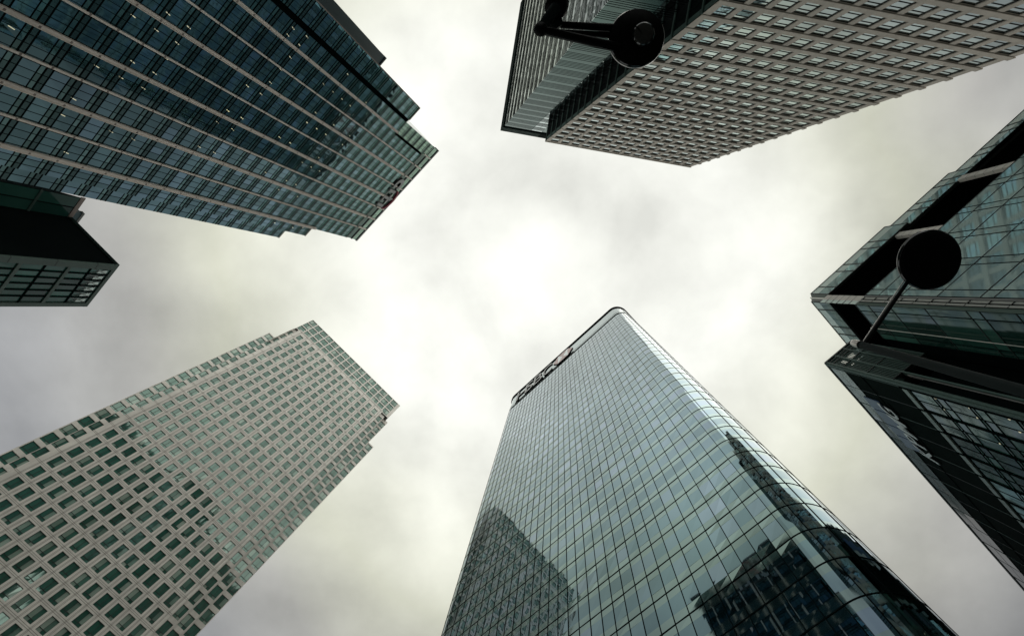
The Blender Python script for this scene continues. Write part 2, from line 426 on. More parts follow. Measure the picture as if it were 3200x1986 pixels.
# ================================================================== glass tower with rounded corners (bottom)
def glass_tower():
    f = frame_from_h([[-0.0129838, -0.0042185, 0.3156018], [0.0121365, 0.0064237, 0.1415634], [0.0029455, -0.0460075, 1.0]], 3.9)
    gb = f.ground_b(16); NC = 32; R = 3.9; TOP, GT = -27.25, -23.6
    root = thing('glass_tower', 'tall blue glass tower with rounded corners and big dark letters along its roof edge', 'skyscraper', f.P(16, gb, -25))
    hu = f.h/f.mh
    def pt(a, b, w=0):
        if a < 0:
            t = min(-a*f.mh/R, math.pi/2); ex = max(0, -a*f.mh-R*math.pi/2)
            return f.O+b*f.d-hu*(R+w)*math.sin(t)-f.n*(R-(R+w)*math.cos(t))-f.n*ex
        if a > NC:
            t = min((a-NC)*f.mh/R, math.pi/2); ex = max(0, (a-NC)*f.mh-R*math.pi/2)
            return f.O+NC*f.h+b*f.d+hu*(R+w)*math.sin(t)-f.n*(R-(R+w)*math.cos(t))-f.n*ex
        return f.P(a, b, w)
    ncor = 26                                    # round the corner and along both side faces
    U = Units(); mull = MB()
    rows = range(int(GT), int(gb)-1)
    fr0, fr1 = .24, .74
    for r in rows:
        for c in range(-ncor, NC+ncor):
            corner = c < 0 or c >= NC
            mb = MB(); b0, b1 = r+.01, r+.99
            if not corner:
                jit = [random.uniform(-.011, .011) for _ in range(4)]
                def q(y0, y1, mn, wz):
                    p = [f.P(c, y0, wz+jit[0]), f.P(c+1, y0, wz+jit[1]), f.P(c+1, y1, wz+jit[2]), f.P(c, y1, wz+jit[3])]
                    mb.quad(p[::-1] if f.flip else p, mn)
                q(b0, r+fr0, 'tower_spandrel', 0); q(r+fr0, r+fr1, 'tower_glass', 0); q(r+fr1, b1, 'tower_spandrel', 0)
            else:
                n = 5
                for y0, y1, mn in ((b0, r+fr0, 'tower_spandrel'), (r+fr0, r+fr1, 'tower_glass'), (r+fr1, b1, 'tower_spandrel')):
                    vs = [pt(c+k/n, y) for y in (y0, y1) for k in range(n+1)]
                    mb.add(vs, [(k, k+1, n+2+k, n+1+k)[::-1 if f.flip else 1] for k in range(n)], mn)
            U.add([pt(c, r), pt(c+1, r), pt(c+1, r+1), pt(c, r+1)], mb)
    # parapet: pale ribbed glass band
    par = MB(); nb = 5
    for k in range(nb):
        y0, y1 = TOP+.1+(GT-TOP-.1)*k/nb, TOP+.1+(GT-TOP-.1)*(k+.94)/nb
        seg = [x*.5 for x in range(-ncor*2, (NC+ncor)*2+1)]
        vs = [pt(a, y) for y in (y0, y1) for a in seg]; n = len(seg)
        par.add(vs, [(i, i+1, n+1+i, n+i)[::-1 if f.flip else 1] for i in range(n-1)], 'tower_spandrel')
    par.build('parapet', root)
    seg = [x*.25 for x in range(-ncor*4, (NC+ncor)*4+1)]; n = len(seg)
    rim = MB(); vs = [pt(a, y, w) for (y, w) in ((TOP-.05, 0), (TOP-.05, .35), (TOP+.12, .35), (TOP+.12, 0)) for a in seg]
    for k in range(3): rim.add(vs[k*n:(k+2)*n], [(i, i+1, n+1+i, n+i) for i in range(n-1)], 'black_mullion')
    rim.build('roof_rim', root)
    # mullions
    hw = .031/f.mh
    for c in range(-ncor, NC+ncor+1):
        p = [pt(c-hw, GT), pt(c+hw, GT), pt(c+hw, gb), pt(c-hw, gb)]; qq = [pt(c-hw, GT, .05), pt(c+hw, GT, .05), pt(c+hw, gb, .05), pt(c-hw, gb, .05)]
        mull.hexa(p+qq, 'black_mullion', skip=(0,))
    hv = .050/f.md
    for r in range(int(GT)-1, int(gb)):
        vs = [pt(a, y, w) for (y, w) in ((r-hv, 0), (r-hv, .035), (r+hv, .035), (r+hv, 0)) for a in seg]
        for k in range(3): mull.add(vs[k*n:(k+2)*n], [(i, i+1, n+1+i, n+i) for i in range(n-1)], 'black_mullion')
    mull.build('mullions', root)
    core = MB(); outl = [pt(a, 0, -.25) for a in seg]+[f.P(NC, 0, -40)+hu*(R-.3), f.P(0, 0, -40)-hu*(R-.3)]
    k = len(outl); v = [p+f.d*(TOP+.3) for p in outl]+[p+f.d*gb for p in outl]
    core.add(v, [tuple(range(k))]+[(i, i+k, (i+1) % k+k, (i+1) % k) for i in range(k)], 'dark_spandrel')
    core.build('core', root)
    U.build(root, 'glass_panel', 'glass_panels')
    # roof sign: letters then a hexagon emblem
    sign = MB()
    yb, yt = -23.95, -26.75
    H = lambda u, v: f.hit(u, v, .5)[0]
    x0 = H(1590+135/7.56, 1070+1375/7.56)
    spans = [(150, 1385, 395, 1190), (385, 1160, 545, 1010), (560, 1030, 765, 840), (785, 815, 1000, 640)]
    f.box(sign, H(1590+1500/7.56, 1070+160/7.56), x0, yb+.06, yb+.12, .0, .12, 'black_mullion')
    so = sign.build('sign', root)
    for ch, (ua, va, ub, vb) in zip('HSBC', spans):
        al, ar = H(1590+ua/7.56, 1070+va/7.56), H(1590+ub/7.56, 1070+vb/7.56)
        letter(f, ch, al, ar, yb, yt, .05, .28, 'sign_grey', 'black_mullion', bold=.0).build('letter', so)
    al, ar = H(1590+1035/7.56, 1070+575/7.56), H(1590+1500/7.56, 1070+160/7.56)
    q = (ar-al)/4; mid = (yb+yt)/2
    em = MB()
    em.merge(prism(f, [(al+q, yb), (al+3*q, yb), (al+3*q, yt), (al+q, yt)], .05, .30, 'sign_white', 'black_mullion'))
    em.merge(prism(f, [(al+q, yb), (al+q, yt), (al, mid)], .05, .31, 'emblem_red', 'black_mullion'))
    em.merge(prism(f, [(al+3*q, yt), (al+3*q, yb), (ar, mid)], .05, .31, 'emblem_red', 'black_mullion'))
    em.merge(prism(f, [(al+q, yt), (al+3*q, yt), (al+2*q, mid)], .30, .32, 'emblem_red', 'black_mullion'))
    em.merge(prism(f, [(al+3*q, yb), (al+q, yb), (al+2*q, mid)], .30, .32, 'emblem_red', 'black_mullion'))
    em.build('emblem', so)
glass_tower()

# ================================================================== tan stone tower and the dark glass tower behind it (top right)
ST = frame_from_h([[0.0203578, 0.0068353, 0.0850279], [0.0032582, 0.0025464, -0.3465111], [0.0010305, -0.027591, 1.0]], 4.2)
WB = 4.2
def tan_tower():
    f = ST; gb = f.ground_b(6); NR = int(gb)
    root = thing('stone_tower', 'tan stone tower with deep recessed windows between ledges, top right corner', 'skyscraper', f.P(6.5, gb, -20))
    A0, A1, TOP = -.73, 13.66, -.64
    ow, oh = .365, .355; D = -.22
    U = Units()
    edges = [A0]+[x for c in range(14) for x in (c-ow, c+ow)]+[A1]
    for k in range(0, len(edges), 2):
        mb = MB(); f.box(mb, edges[k], edges[k+1], TOP, gb, D-.3, 0, 'tan_stone'); mb.build('pier', root)
    jn = MB()
    for i in range(-1, NR):
        y0, y1 = (i+oh, i+1-oh) if i >= 0 else (TOP, -oh)
        mb = MB(); f.box(mb, A0+.004, A1-.004, y0, y1, D-.3, -.02, 'tan_stone')
        if i >= 0: f.box(mb, A0+.002, A1+.10, i+.38, i+.62, -.1, .10, 'tan_stone')
        else: f.box(mb, A0+.002, A1+.06, TOP-.03, TOP+.1, -.1, .14, 'tan_stone')
        mb.build('ledge', root)
        if i >= 0:
            for y in (i+.365, i+.635):
                f.box(jn, A0+.004, A1-.01, y-.009, y+.009, -.02, .006, 'tan_stone_joint')
    jn.build('wall_joints', root)
    for i in range(NR):
        for c in range(14):
            fr = MB(); pn = MB(); x0, x1, y0, y1 = c-ow, c+ow, i-oh, i+oh
            t = .030/f.md; tx = .05/f.mh
            for a in ((x0, x1, i-.135-t, i-.135+t), (x0, x1, i+.155-t, i+.155+t), (x0, x0+tx, y0, y1), (x1-tx, x1, y0, y1), (x0, x1, y0, y0+t), (x0, x1, y1-t, y1)):
                f.box(fr, *a, D, D+.08, 'dark_frame', skip=(0,))
            for a in ((x0, x1, y0, i-.135), (x0, x1, i-.135, i+.155), (x0, x1, i+.155, y1)):
                f.pane(pn, *a, D+.01, 'mirror_glass', .008)
            U.add([f.P(x0, y0), f.P(x1, y0), f.P(x1, y1), f.P(x0, y1)], fr, pn)
    U.build(root, 'window', 'windows', 'pane')
    body = MB(); f.box(body, A0+.02, A1-.02, TOP+.05, gb, -40, D-.2, 'dark_frame'); body.build('core', root)
    # the short glazed return on the left, with a post at every floor
    hb = -f.n; nn = -f.h/f.mh
    r = Frame(f.P(A0, 0, 0), hb, f.d, nn)
    ret = MB()
    r.box(ret, .02, WB, TOP, gb, -.3, .02, 'black_glass')
    ret.build('return_wall', root)
    for i in range(-1, NR):
        mb = MB(); r.box(mb, -.02, WB, i+.60, i+.70, 0, .22, 'louvre_metal'); r.box(mb, .15, .95, i+.74, i+1.54, 0, .08, 'louvre_metal')
        r.box(mb, 2.2, 2.4, i+.70, i+1.60, 0, .10, 'dark_cladding')
        mb.build('post', root)
tan_tower()
def dark_tower():
    f = ST; gb = f.ground_b(-3)
    ac = f.hit(1576, 395, -WB)[0]; aR = -.72; TOP = f.hit(1562, 408, -WB+.3)[1]; PB = TOP+1.05
    root = thing('glass_tower', 'dark glass tower with fine horizontal louvre bands, partly behind the tan stone tower', 'skyscraper', f.P(ac+1, gb, -WB-20))
    hb = -f.n; nn = -f.h/f.mh
    s = Frame(f.P(ac, 0, -WB), hb, f.d, nn)            # the side face
    e = s.hit(1612, 45)
    LEN = e[0]
    back = MB(); f.box(back, ac, aR, TOP+.1, gb, -WB-45, -WB-.12, 'dark_spandrel')
    s.box(back, -.02, min(LEN, 45), TOP+.1, gb, -8, -.12, 'dark_spandrel')
    f.box(back, aR, 1.2, TOP+.1, -.7, -WB-8, -WB-.02, 'dark_spandrel')
    back.build('core', root)
    U = Units()
    bands = ((.03, .37, 'mirror_glass'), (.42, .53, 'mirror_glass'), (.58, .68, 'mirror_glass'), (.73, .83, 'mirror_glass'), (.88, .97, 'mirror_glass'))
    for i in range(0, int(gb)-2):
        b = PB+i
        x = ac; cw = .53
        while x < aR-.01:
            x1 = min(x+cw, aR); mb = MB()
            for y0, y1, mn in bands: f.pane(mb, x+.012, x1-.012, b+y0, b+y1, -WB, mn, .005)
            U.add([f.P(x, b, -WB), f.P(x1, b, -WB), f.P(x1, b+1, -WB), f.P(x, b+1, -WB)], mb); x = x1
        x = 0.0
        while x < LEN-.1:
            x1 = min(x+1.6, LEN); mb = MB()
            for y0, y1, mn in bands: s.pane(mb, x+.03, x1-.03, b+y0, b+y1, 0, mn, .005)
            U.add([s.P(x, b), s.P(x1, b), s.P(x1, b+1), s.P(x, b+1)], mb); x = x1
    U.build(root, 'glass_panel', 'glass_panels')
    lv = MB()
    for i in range(0, int(gb)-2):
        for y in (.39, .555, .705, .855, .995):
            f.box(lv, ac, aR, PB+i+y-.012, PB+i+y+.012, -WB-.1, -WB+.05, 'black_mullion')
            s.box(lv, 0, LEN, PB+i+y-.012, PB+i+y+.012, -.1, .05, 'black_mullion')
    lv.build('louvres', root)
    p = MB(); 
    f.box(p, ac-.1, 1.2, TOP, PB-.1, -WB-1, -WB+.3, 'dark_cladding'); s.box(p, -.3, LEN, TOP, PB-.1, -1, .3, 'dark_cladding')
    for k in range(9):
        y = TOP+.06+k*.1
        f.box(p, ac-.12, aR, y, y+.03, -WB+.3, -WB+.36, 'louvre_metal')
    p.build('parapet', root)
    cmf = MB()       # the chamfered far end of the side face
    far = [s.P(LEN, TOP+.1, 0), s.P(LEN, gb, 0), s.P(LEN+3.5, gb, -3.5), s.P(LEN+3.5, TOP+.1, -3.5)]
    cmf.quad(far, 'dark_cladding'); cmf.build('end_wall', root)
dark_tower()

# ================================================================== glass tower with pale fins (top left)
CI = frame_from_h([[0.0192785, -0.0043932, -0.3221842], [-0.0187887, 0.0004947, -0.1598526], [-0.0048375, -0.0227774, 1.0]], 3.1)
CVP = (1905, 957)
def fin_tower():
    f = CI; gb = f.ground_b(4); NR = int(gb)-1
    root = thing('fin_tower', 'dark teal glass tower with pale vertical fins and grey roof letters, top left', 'skyscraper', f.P(4, gb, -20))
    AL, AR, TOP = -.12, 8.80, -1.92
    U = Units(); gridm = MB()
    def bay(a0, a1, b0, b1, w, split=(0, .08, .36, .64, .92, 1), green=False):
        """glass between two lines, floor by floor; the spandrel sits at whole numbers of b"""
        for i in range(int(math.floor(b0)), int(math.ceil(b1))+1):
            lo, hi = max(b0, i-.13), min(b1, i+.87)
            if hi-lo < .05: continue
            mb = MB()
            cut = lambda y: min(max(y, lo), hi)
            for (y0, y1, mn) in ((i-.13, i+.09, 'dark_spandrel'), (i+.09, i+.29, 'teal_strip'), (i+.29, i+.87, 'teal_glass')):
                y0, y1 = cut(y0), cut(y1)
                if y1-y0 < .02: continue
                for k in range(len(split)-1):
                    x0, x1 = a0+(a1-a0)*split[k], a0+(a1-a0)*split[k+1]
                    f.pane(mb, x0, x1, y0, y1, w, 'pale_green_glass' if green and mn != 'dark_spandrel' else mn, .005)
            U.add([f.P(a0, lo, w), f.P(a1, lo, w), f.P(a1, hi, w), f.P(a0, hi, w)], mb)
            for y, t in ((i-.13, .020), (i+.09, .024), (i+.29, .014)):
                if b0 < y < b1: f.box(gridm, a0, a1, y-t, y+t, w, w+.045, 'black_mullion', skip=(0,))
        for sx in split[1:-1]:
            x = a0+(a1-a0)*sx; f.box(gridm, x-.0075, x+.0075, b0, b1, w, w+.04, 'black_mullion', skip=(0,))
    END = gb
    for k in range(1, 7): bay(k, k+1, 0, END, 0)
    bay(0, 1, -.2, END, 0); bay(AL, 0, -.2, END, 0, (0, 1))
    bay(7, 7.86, 0, END, 0)
    bay(7.92, 8.80, -1.0, 4.9, .02, (0, .25, .5, .75, 1), True); bay(7.86, 8.80, 4.9, END, 0, (0, .16, .58, 1))
    # wings: right beyond the dark groove, left in two steps
    bay(9.02, 9.96, 4.95, END, .15, (0, .14, .38, .62, .86, 1))
    bay(-.84, AL, 4.85, END, -.35, (0, .3, .65, 1)); bay(-1.46, -.84, 7.15, END, -.7, (0, .5, 1))
    gridm.build('glazing_bars', root)
    # fins, thick and thin in turn
    for k in range(9):
        thick = k % 2 == 0
        hw, dp = (.055, .30) if thick else (.034, .24)
        top = {0: 4.69, 8: 4.93}.get(k, -.02); x = k-.04 if k == 0 else k
        mb = MB(); f.box(mb, x-hw, x+hw, top, gb, -.02, dp, 'fin_metal', skip=(0,))
        if thick:
            for s in (-1, 1): f.box(mb, x+s*hw-.010, x+s*hw+.010, top, gb, -.02, dp+.10, 'fin_metal', skip=(0,))
        for i in range(int(top)+1, NR):
            f.box(mb, x-hw-.003, x+hw+.003, i-.035, i+.035, dp-.05, dp+.012, 'fin_joint')
        mb.build('fin', root)
    # crown: grey recess, struts, pale green glass edge, roof rim
    cr_ = MB()
    f.box(cr_, AL, 7.9, -.95, -.06, -2, -.45, 'grey_metal'); f.box(cr_, AL, 7.9, -.10, -.04, -2, .05, 'grey_metal')
    cr_.build('crown_recess', root)
    gl = MB()
    for x in range(0, 18):
        x0 = AL+(AR-AL)*x/18; x1 = AL+(AR-AL)*(x+1)/18
        f.pane(gl, x0+.01, x1-.01, -1.70, -.95, 0, 'pale_green_glass', .01)
    gl.build('crown_glass', root)
    rim = MB(); f.box(rim, AL-.05, AR+.05, TOP, -1.72, -1, .18, 'grey_metal'); f.box(rim, AL-.02, AR+.02, -1.0, -.93, -.4, .08, 'grey_metal')
    rim.build('roof_rim', root)
    for k in range(1, 9):
        mb = MB(); f.box(mb, k-.05, k+.05, -1.72, -.35, -.3, .22, 'fin_metal'); mb.build('strut', root)
    gr = MB(); f.box(gr, 8.80, 9.02, 3.5, gb, -3, -2.4, 'recess_black'); f.box(gr, 8.78, 8.99, 5.1, gb, -.5, .24, 'recess_black')
    f.box(gr, 7.80, 7.93, .3, 4.9, -.3, .35, 'recess_black'); gr.build('groove', root)
    body = MB()
    f.box(body, AL+.01, AR-.01, TOP+.03, gb, -45, -.12, 'dark_spandrel')
    f.box(body, 9.03, 9.95, 4.98, gb, -45, -.02, 'dark_spandrel'); f.box(body, -.84, AL, 4.9, gb, -45, -.5, 'dark_spandrel'); f.box(body, -1.45, -.84, 7.2, gb, -45, -.85, 'dark_spandrel')
    body.build('core', root)
    rims = MB()
    for (a0, a1, b, w) in ((9.0, 9.98, 4.93, .2), (-.86, AL-.02, 4.83, -.3), (-1.48, -.86, 7.12, -.65)):
        f.box(rims, a0, a1, b-.06, b+.05, -3, w, 'fin_joint')
    f.box(rims, 9.94, 9.99, 4.93, gb, -1, .22, 'fin_joint')
    rims.build('wing_edge', root)
    U.build(root, 'glass_panel', 'glass_panels')
    # roof letters with a red arc
    z = lambda x, y, w=.6: f.hit(1150+x/10.08, 530+y/10.08, w)
    sg = MB(); f.box(sg, 3.2, 5.75, .05, .09, -.1, .06, 'grey_metal'); so = sg.build('sign', root)
    yb, yx, ya = z(620, 640)[1]+.02, z(1060, 560)[1], z(820, 730)[1]
    c_l, c_r = z(1090, 300)[0], z(880, 620)[0]
    letter(f, 'c', c_l, c_r, .05, -1.02, .08, .30, 'sign_grey', 'lamp_black', bold=.03).build('letter', so)
    def bar(parts):
        mb = MB()
        for a in parts: f.box(mb, *a, .08, .38, 'sign_grey')
        return mb
    i1 = z(740, 680)[0]; t1 = z(590, 900)[0]; i2 = z(350, 1110)[0]
    bar([(i1-.11, i1+.11, -.95, .05)]).build('letter', so)
    bar([(t1-.10, t1+.10, -1.25, .05), (t1-.34, t1+.30, -.98, -.72), (t1-.34, t1, -.17, .05)]).build('letter', so)
    bar([(i2-.11, i2+.11, -.95, .05)]).build('letter', so)
    arc = []; aL, aR = i1+.22, i2-.22; n = 14
    for k in range(n+1):
        t = math.pi*k/n; arc.append(((aL+aR)/2+(aL-aR)/2*math.cos(t), -1.08-.72*math.sin(t)))
    for k in range(n, -1, -1):
        t = math.pi*k/n; arc.append(((aL+aR)/2+(aL-aR)/2*.93*math.cos(t), -1.08-.50*math.sin(t)))
    mb = MB(); m_ = len(arc)//2
    for k in range(m_-1):
        q0, q1, q2, q3 = arc[k], arc[k+1], arc[-2-k], arc[-1-k]
        mb.hexa([f.P(*q0, .1), f.P(*q1, .1), f.P(*q2, .1), f.P(*q3, .1), f.P(*q0, .45), f.P(*q1, .45), f.P(*q2, .45), f.P(*q3, .45)], 'sign_red')
    mb.build('arc', so)
    # lit ceiling lamps close behind the glass
    src = [(x/3.024, y/3.024) for x, y in ((110,265),(1260,155),(1480,288),(1590,133),(1785,262),(1675,410),(1570,555),(915,630),(1145,735),(1355,835),(1255,588),(1462,695),(698,938),(593,1090),(1050,1245),(1260,1318),(628,1445),(2340,815),(2155,1048),(2288,1118),(2055,1157),(2200,1225),(1885,1390),(2028,1445))]
    src += [(700+x/3.024, y/3.024) for x, y in ((655,270),(605,335),(785,350),(715,430),(628,545),(538,660),(440,783),(350,890),(222,815),(38,1048),(170,1118),(82,1225),(942,798),(1032,870),(1115,937),(1193,1000),(1342,970),(1170,705),(868,1068),(1038,1183),(788,1160),(878,1218),(962,1270),(1187,1283),(1120,1367),(527,1300),(627,1355),(895,1490))]
    src += [(800+x/3.023, 300+y/3.023) for x, y in ((483,255),(575,312),(660,365),(225,393),(325,445),(437,628),(522,672),(600,708),(93,725),(290,802),(378,838),(217,888),(392,950),(347,1243),(443,1243),(178,1200))]
    for u, v in src:
        a, b = f.hit(u, v, .03); mb = MB()
        ln = .055 if b > 8 else .05; big = max(.6, min(1, b/14))
        q = lambda da, db: f.P(a+da, b+db, .035)
        mb.hexa([f.P(a-.025, b-.09*big, .012), f.P(a+.0, b-.10*big, .012), f.P(a+.03, b+.10*big, .012), f.P(a+.005, b+.11*big, .012),
                 f.P(a-.025, b-.09*big, .03), f.P(a+.0, b-.10*big, .03), f.P(a+.03, b+.10*big, .03), f.P(a+.005, b+.11*big, .03)], 'ceiling_light')
        mb.build('ceiling_light', root)
fin_tower()

def slate_block():
    f = CI; gb = f.ground_b(12)
    a1, b1 = f.hit(1205, 180, -14); a0 = f.hit(1000, 160, -14)[0]
    root = thing('plain_building', 'plain slate coloured block just behind the stepped right edge of the fin tower', 'building', f.P(a1-1, gb, -20))
    mb = MB(); f.box(mb, a1-4, a1, b1, gb, -40, -14, 'slate_panel'); mb.build('wall', root)
    r = MB(); f.box(r, a1-4, a1+.02, b1-.08, b1+.04, -40, -13.8, 'grey_metal'); r.build('parapet', root)
slate_block()

# ================================================================== dark low building at the left edge
def corner_building():
    c = 46; vp = CVP
    root = thing('corner_building', 'low black building with a green glazed end and pale frames, left edge', 'building', (-60, 0, 0))
    roof = [(367, 827), (268, 953), (100, 830), (60, 700), (150, 589), (262, 620), (220, 679)]
    body = MB(); solid(body, roof, c, vp, 'black_glass'); body.build('core', root)
    F3 = frame_from_roof(vp, c, (367, 827), (268, 953)); F2 = frame_from_roof(vp, c, (367, 827), (220, 679)); F1 = frame_from_roof(vp, c, (220, 679), (262, 620))
    rim = MB()
    F2.box(rim, -.05, F2.len, -.12, .35, 0, .10, 'dark_cladding'); F3.box(rim, -.1, F3.len+.1, -.12, .30, 0, .14, 'pale_green_metal')
    F1.box(rim, 0, F1.len+.1, -.12, .35, 0, .10, 'fin_joint')
    rim.build('roof_edge', root)
    cm = MB(); F3.box(cm, -.05, .62, .30, 60, 0, .22, 'pale_green_metal')
    for i in range(14): F3.box(cm, -.06, .63, 2.2+i*3.9, 2.26+i*3.9, 0, .23, 'dark_frame')
    cm.build('corner_column', root)
    cm = MB(); F3.box(cm, F3.len-.45, F3.len+.05, .30, 60, 0, .18, 'pale_green_metal'); cm.build('corner_column', root)
    fl = F3.len; gb = F3.ground_b(); U = Units()
    wid = (fl-.62-.45)/6
    i = 0; b = .3; n = 0
    while b < gb-4:
        b1 = b+2.15
        for k in range(6):
            mb = MB(); x0 = .62+k*wid
            F3.pane(mb, x0+.03, x0+wid-.03, b+.04, b1-.04, .03, 'green_panel_glass', .012)
            U.add([F3.P(x0, b), F3.P(x0+wid, b), F3.P(x0+wid, b1), F3.P(x0, b1)], mb)
        b = b1; n += 1
    U.build(root, 'glass_panel', 'glass_panels')
    bars = MB()
    for k in range(1, 6): F3.box(bars, .62+k*wid-.05, .62+k*wid+.05, .3, gb, 0, .14, 'black_mullion')
    for k in range(1, n):
        y = .3+k*2.15
        if k % 2 == 0: continue
        F3.box(bars, .62, fl-.45, y-.07, y+.07, 0, .12, 'black_mullion')
    bars.build('glazing_bars', root)
    for k in range(2, n, 2):
        mb = MB(); y = .3+k*2.15; F3.box(mb, .62, fl-.45, y-.16, y+.16, 0, .16, 'pale_green_metal'); mb.build('floor_band', root)
    br = MB()                                    # bars and pale plates stand in for bright triangular reflections in the top storey
    for k in range(6):
        x = .62+k*wid
        for s in (0, 1):
            p0, p1 = (x+.1, .5), (x+wid-.1, 2.2)
            if s: p0, p1 = (x+wid-.1, .5), (x+.1, 2.2)
            br.tube(F3.P(*p0, .06), F3.P(*p1, .06), .035, .035, 'grey_metal', 6)
        F3.box(br, x+.3, x+wid-.1, .55, 1.5, .035, .055, 'pale_glass')
    br.build('glint_bars', root)
    # the glazed inner face
    U2 = Units(); gb1 = F1.ground_b(); bars = MB(); b = .35; k = 0
    while b < gb1-4:
        for j in range(2):
            mb = MB(); w_ = F1.len/2; F1.pane(mb, j*w_+.04, (j+1)*w_-.04, b+.05, b+3.7, .04, 'shade_glass', .01)
            U2.add([F1.P(j*w_, b), F1.P((j+1)*w_, b), F1.P((j+1)*w_, b+3.9), F1.P(j*w_, b+3.9)], mb)
        F1.box(bars, 0, F1.len, b+3.7, b+3.95, 0, .1, 'pale_green_metal'); b += 3.9
    F1.box(bars, F1.len/2-.05, F1.len/2+.05, .3, gb1, 0, .08, 'black_mullion')
    bars.build('glazing_bars', root); U2.build(root, 'glass_panel', 'glass_panels')
corner_building()
def far_block():
    c = 62; vp = CVP
    root = thing('plain_building', 'small slate block peeping over the inner corner of the low black building', 'building', (-75, -10, 0))
    b = MB(); solid(b, [(262, 668), (238, 699), (150, 690), (170, 600)], c, vp, 'slate_panel'); b.build('wall', root)
    f = frame_from_roof(vp, c, (262, 668), (238, 699)); r = MB(); f.box(r, -.05, f.len+.05, -.1, .25, -.5, .08, 'grey_metal'); r.build('parapet', root)
far_block()
RVP = (1713, 899)
def glass_office():
    c = 50
    A = frame_from_roof(RVP, c, (2705, 922), (3200, 481)); B = frame_from_roof(RVP, c, (2673, 951), (2745, 1037))
    ga, gbb = A.ground_b(), B.ground_b(); LA = 34; LB = B.hit(2827, 1067)[0]
    root = thing('glass_office', 'glass office block with an open black storey under its roof screen, right edge', 'office building', A.P(2, ga, -8))
    RT, FT = -6.4, -10.0          # top of the open storey, top of the roof screen
    core = MB()
    pts = [A.P(0, 0, -.1), A.P(LA, 0, -.1), A.P(LA, 0, -25), B.P(LB, 0, -14), B.P(LB, 0, -.1), B.P(0, 0, -.1)]
    L9 = 9.0
    def block(b0, b1, ins, mn):
        q = [A.P(ins, 0, -.1-ins), A.P(LA, 0, -.1-ins), A.P(LA, 0, -25), B.P(L9, 0, -14), B.P(L9, 0, -.1-ins), B.P(ins, 0, -.1-ins)] if b0 > FT+1 else [A.P(ins, 0, -.1-ins), A.P(LA, 0, -.1-ins), A.P(LA, 0, -25), B.P(L9, 0, -14), B.P(L9, 0, -.85-ins), B.P(ins+.7, 0, -.85-ins)]
        v = [p+A.d*b0 for p in q]+[p+A.d*b1 for p in q]; k = 6
        core.add(v, [tuple(range(k)), tuple(range(2*k-1, k-1, -1))]+[(i, i+k, (i+1) % k+k, (i+1) % k) for i in range(k)], mn)
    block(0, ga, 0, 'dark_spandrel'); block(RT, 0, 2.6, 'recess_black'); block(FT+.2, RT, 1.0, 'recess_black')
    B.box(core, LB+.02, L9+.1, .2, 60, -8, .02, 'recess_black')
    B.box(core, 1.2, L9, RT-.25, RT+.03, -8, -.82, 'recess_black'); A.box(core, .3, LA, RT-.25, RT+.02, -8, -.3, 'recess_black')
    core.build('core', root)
    ys = [0, 1.9, 4.8, 8.8, 12.7, 13.8, 16.5, 20.5, 21.6, 24.4, 28.4, 29.5, 32.3, 36.3]
    def facade(F, L_, glassname, bandname, parity):
        U = Units(); bars = MB(); xs = [0, .75]
        while xs[-1] < L_: xs += [xs[-1]+2.75, xs[-1]+3.55]
        xs = [x for x in xs if x < L_]+[L_]
        for j in range(len(ys)-1):
            for k in range(len(xs)-1):
                mb = MB(); F.pane(mb, xs[k]+.03, xs[k+1]-.03, ys[j]+.03, ys[j+1]-.03, .02, glassname, .005)
                U.add([F.P(xs[k], ys[j]), F.P(xs[k+1], ys[j]), F.P(xs[k+1], ys[j+1]), F.P(xs[k], ys[j+1])], mb)
        for x in xs: F.box(bars, x-.028, x+.028, 0, 40, 0, .05, 'black_mullion')
        for y in ys: F.box(bars, 0, L_, y-.035, y+.035, 0, .05, 'dark_frame')
        bars.build('glazing_bars', root); U.build(root, 'glass_panel', 'glass_panels')
        return xs
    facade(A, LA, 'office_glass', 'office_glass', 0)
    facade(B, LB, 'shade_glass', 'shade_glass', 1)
    # roof screen in stepped lengths
    sA = [0, A.hit(2822, 699)[0], A.hit(3037, 512)[0], LA]
    LBs = L9
    for F, st, off in ((A, sA, (0, -.35, -.7)), (B, [.65, LBs], (-.75,))):
        for k in range(len(st)-1):
            mb = MB(); w = off[k]; x = st[k]-(.8 if k else 0.0); e = st[k+1]
            F.box(mb, x, e, FT, RT, w-.25, w-.05, 'dark_frame'); 
            so = mb.build('roof_screen', root)
            mb = MB(); n = 0; xx = x
            while xx < e-.05:
                for wd in (1.1, 2.45):
                    x1 = min(xx+wd, e)
                    if x1-xx < .05: continue
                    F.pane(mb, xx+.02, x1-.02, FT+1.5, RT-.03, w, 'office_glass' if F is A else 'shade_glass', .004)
                    F.pane(mb, xx+.02, x1-.02, FT+.05, FT+1.5, w, 'pale_glass', .004)
                    F.box(mb, xx-.05, xx+.05, FT, RT, w-.02, w+.06, 'dark_frame')
                    xx = x1
            F.box(mb, x-.02, e+.02, FT-.06, FT+.06, w-.2, w+.05, 'dark_frame'); F.box(mb, x, e, RT-.06, RT+.05, w-.2, w+.04, 'dark_frame')
            F.box(mb, e-.06, e+.02, FT, RT, w-.4, w+.05, 'dark_frame')
            mb.build('glazing', so)
    # pale columns in the open storey
    for F, ps in ((A, [(2920, 716), (3165, 512)]), (B, [])):
        for u, v in ps:
            x = F.hit(u, v)[0]; mb = MB(); F.box(mb, x-.05, x+.62, RT, .1, -.5, -.12, 'cream_panel')
            for k in range(1, 6): F.box(mb, x-.052, x+.622, RT+k*1.05-.02, RT+k*1.05+.02, -.4, -.113, 'grey_metal')
            mb.build('column', root)
    # corner: pale panel and metal trims between the two faces
    tr = MB()
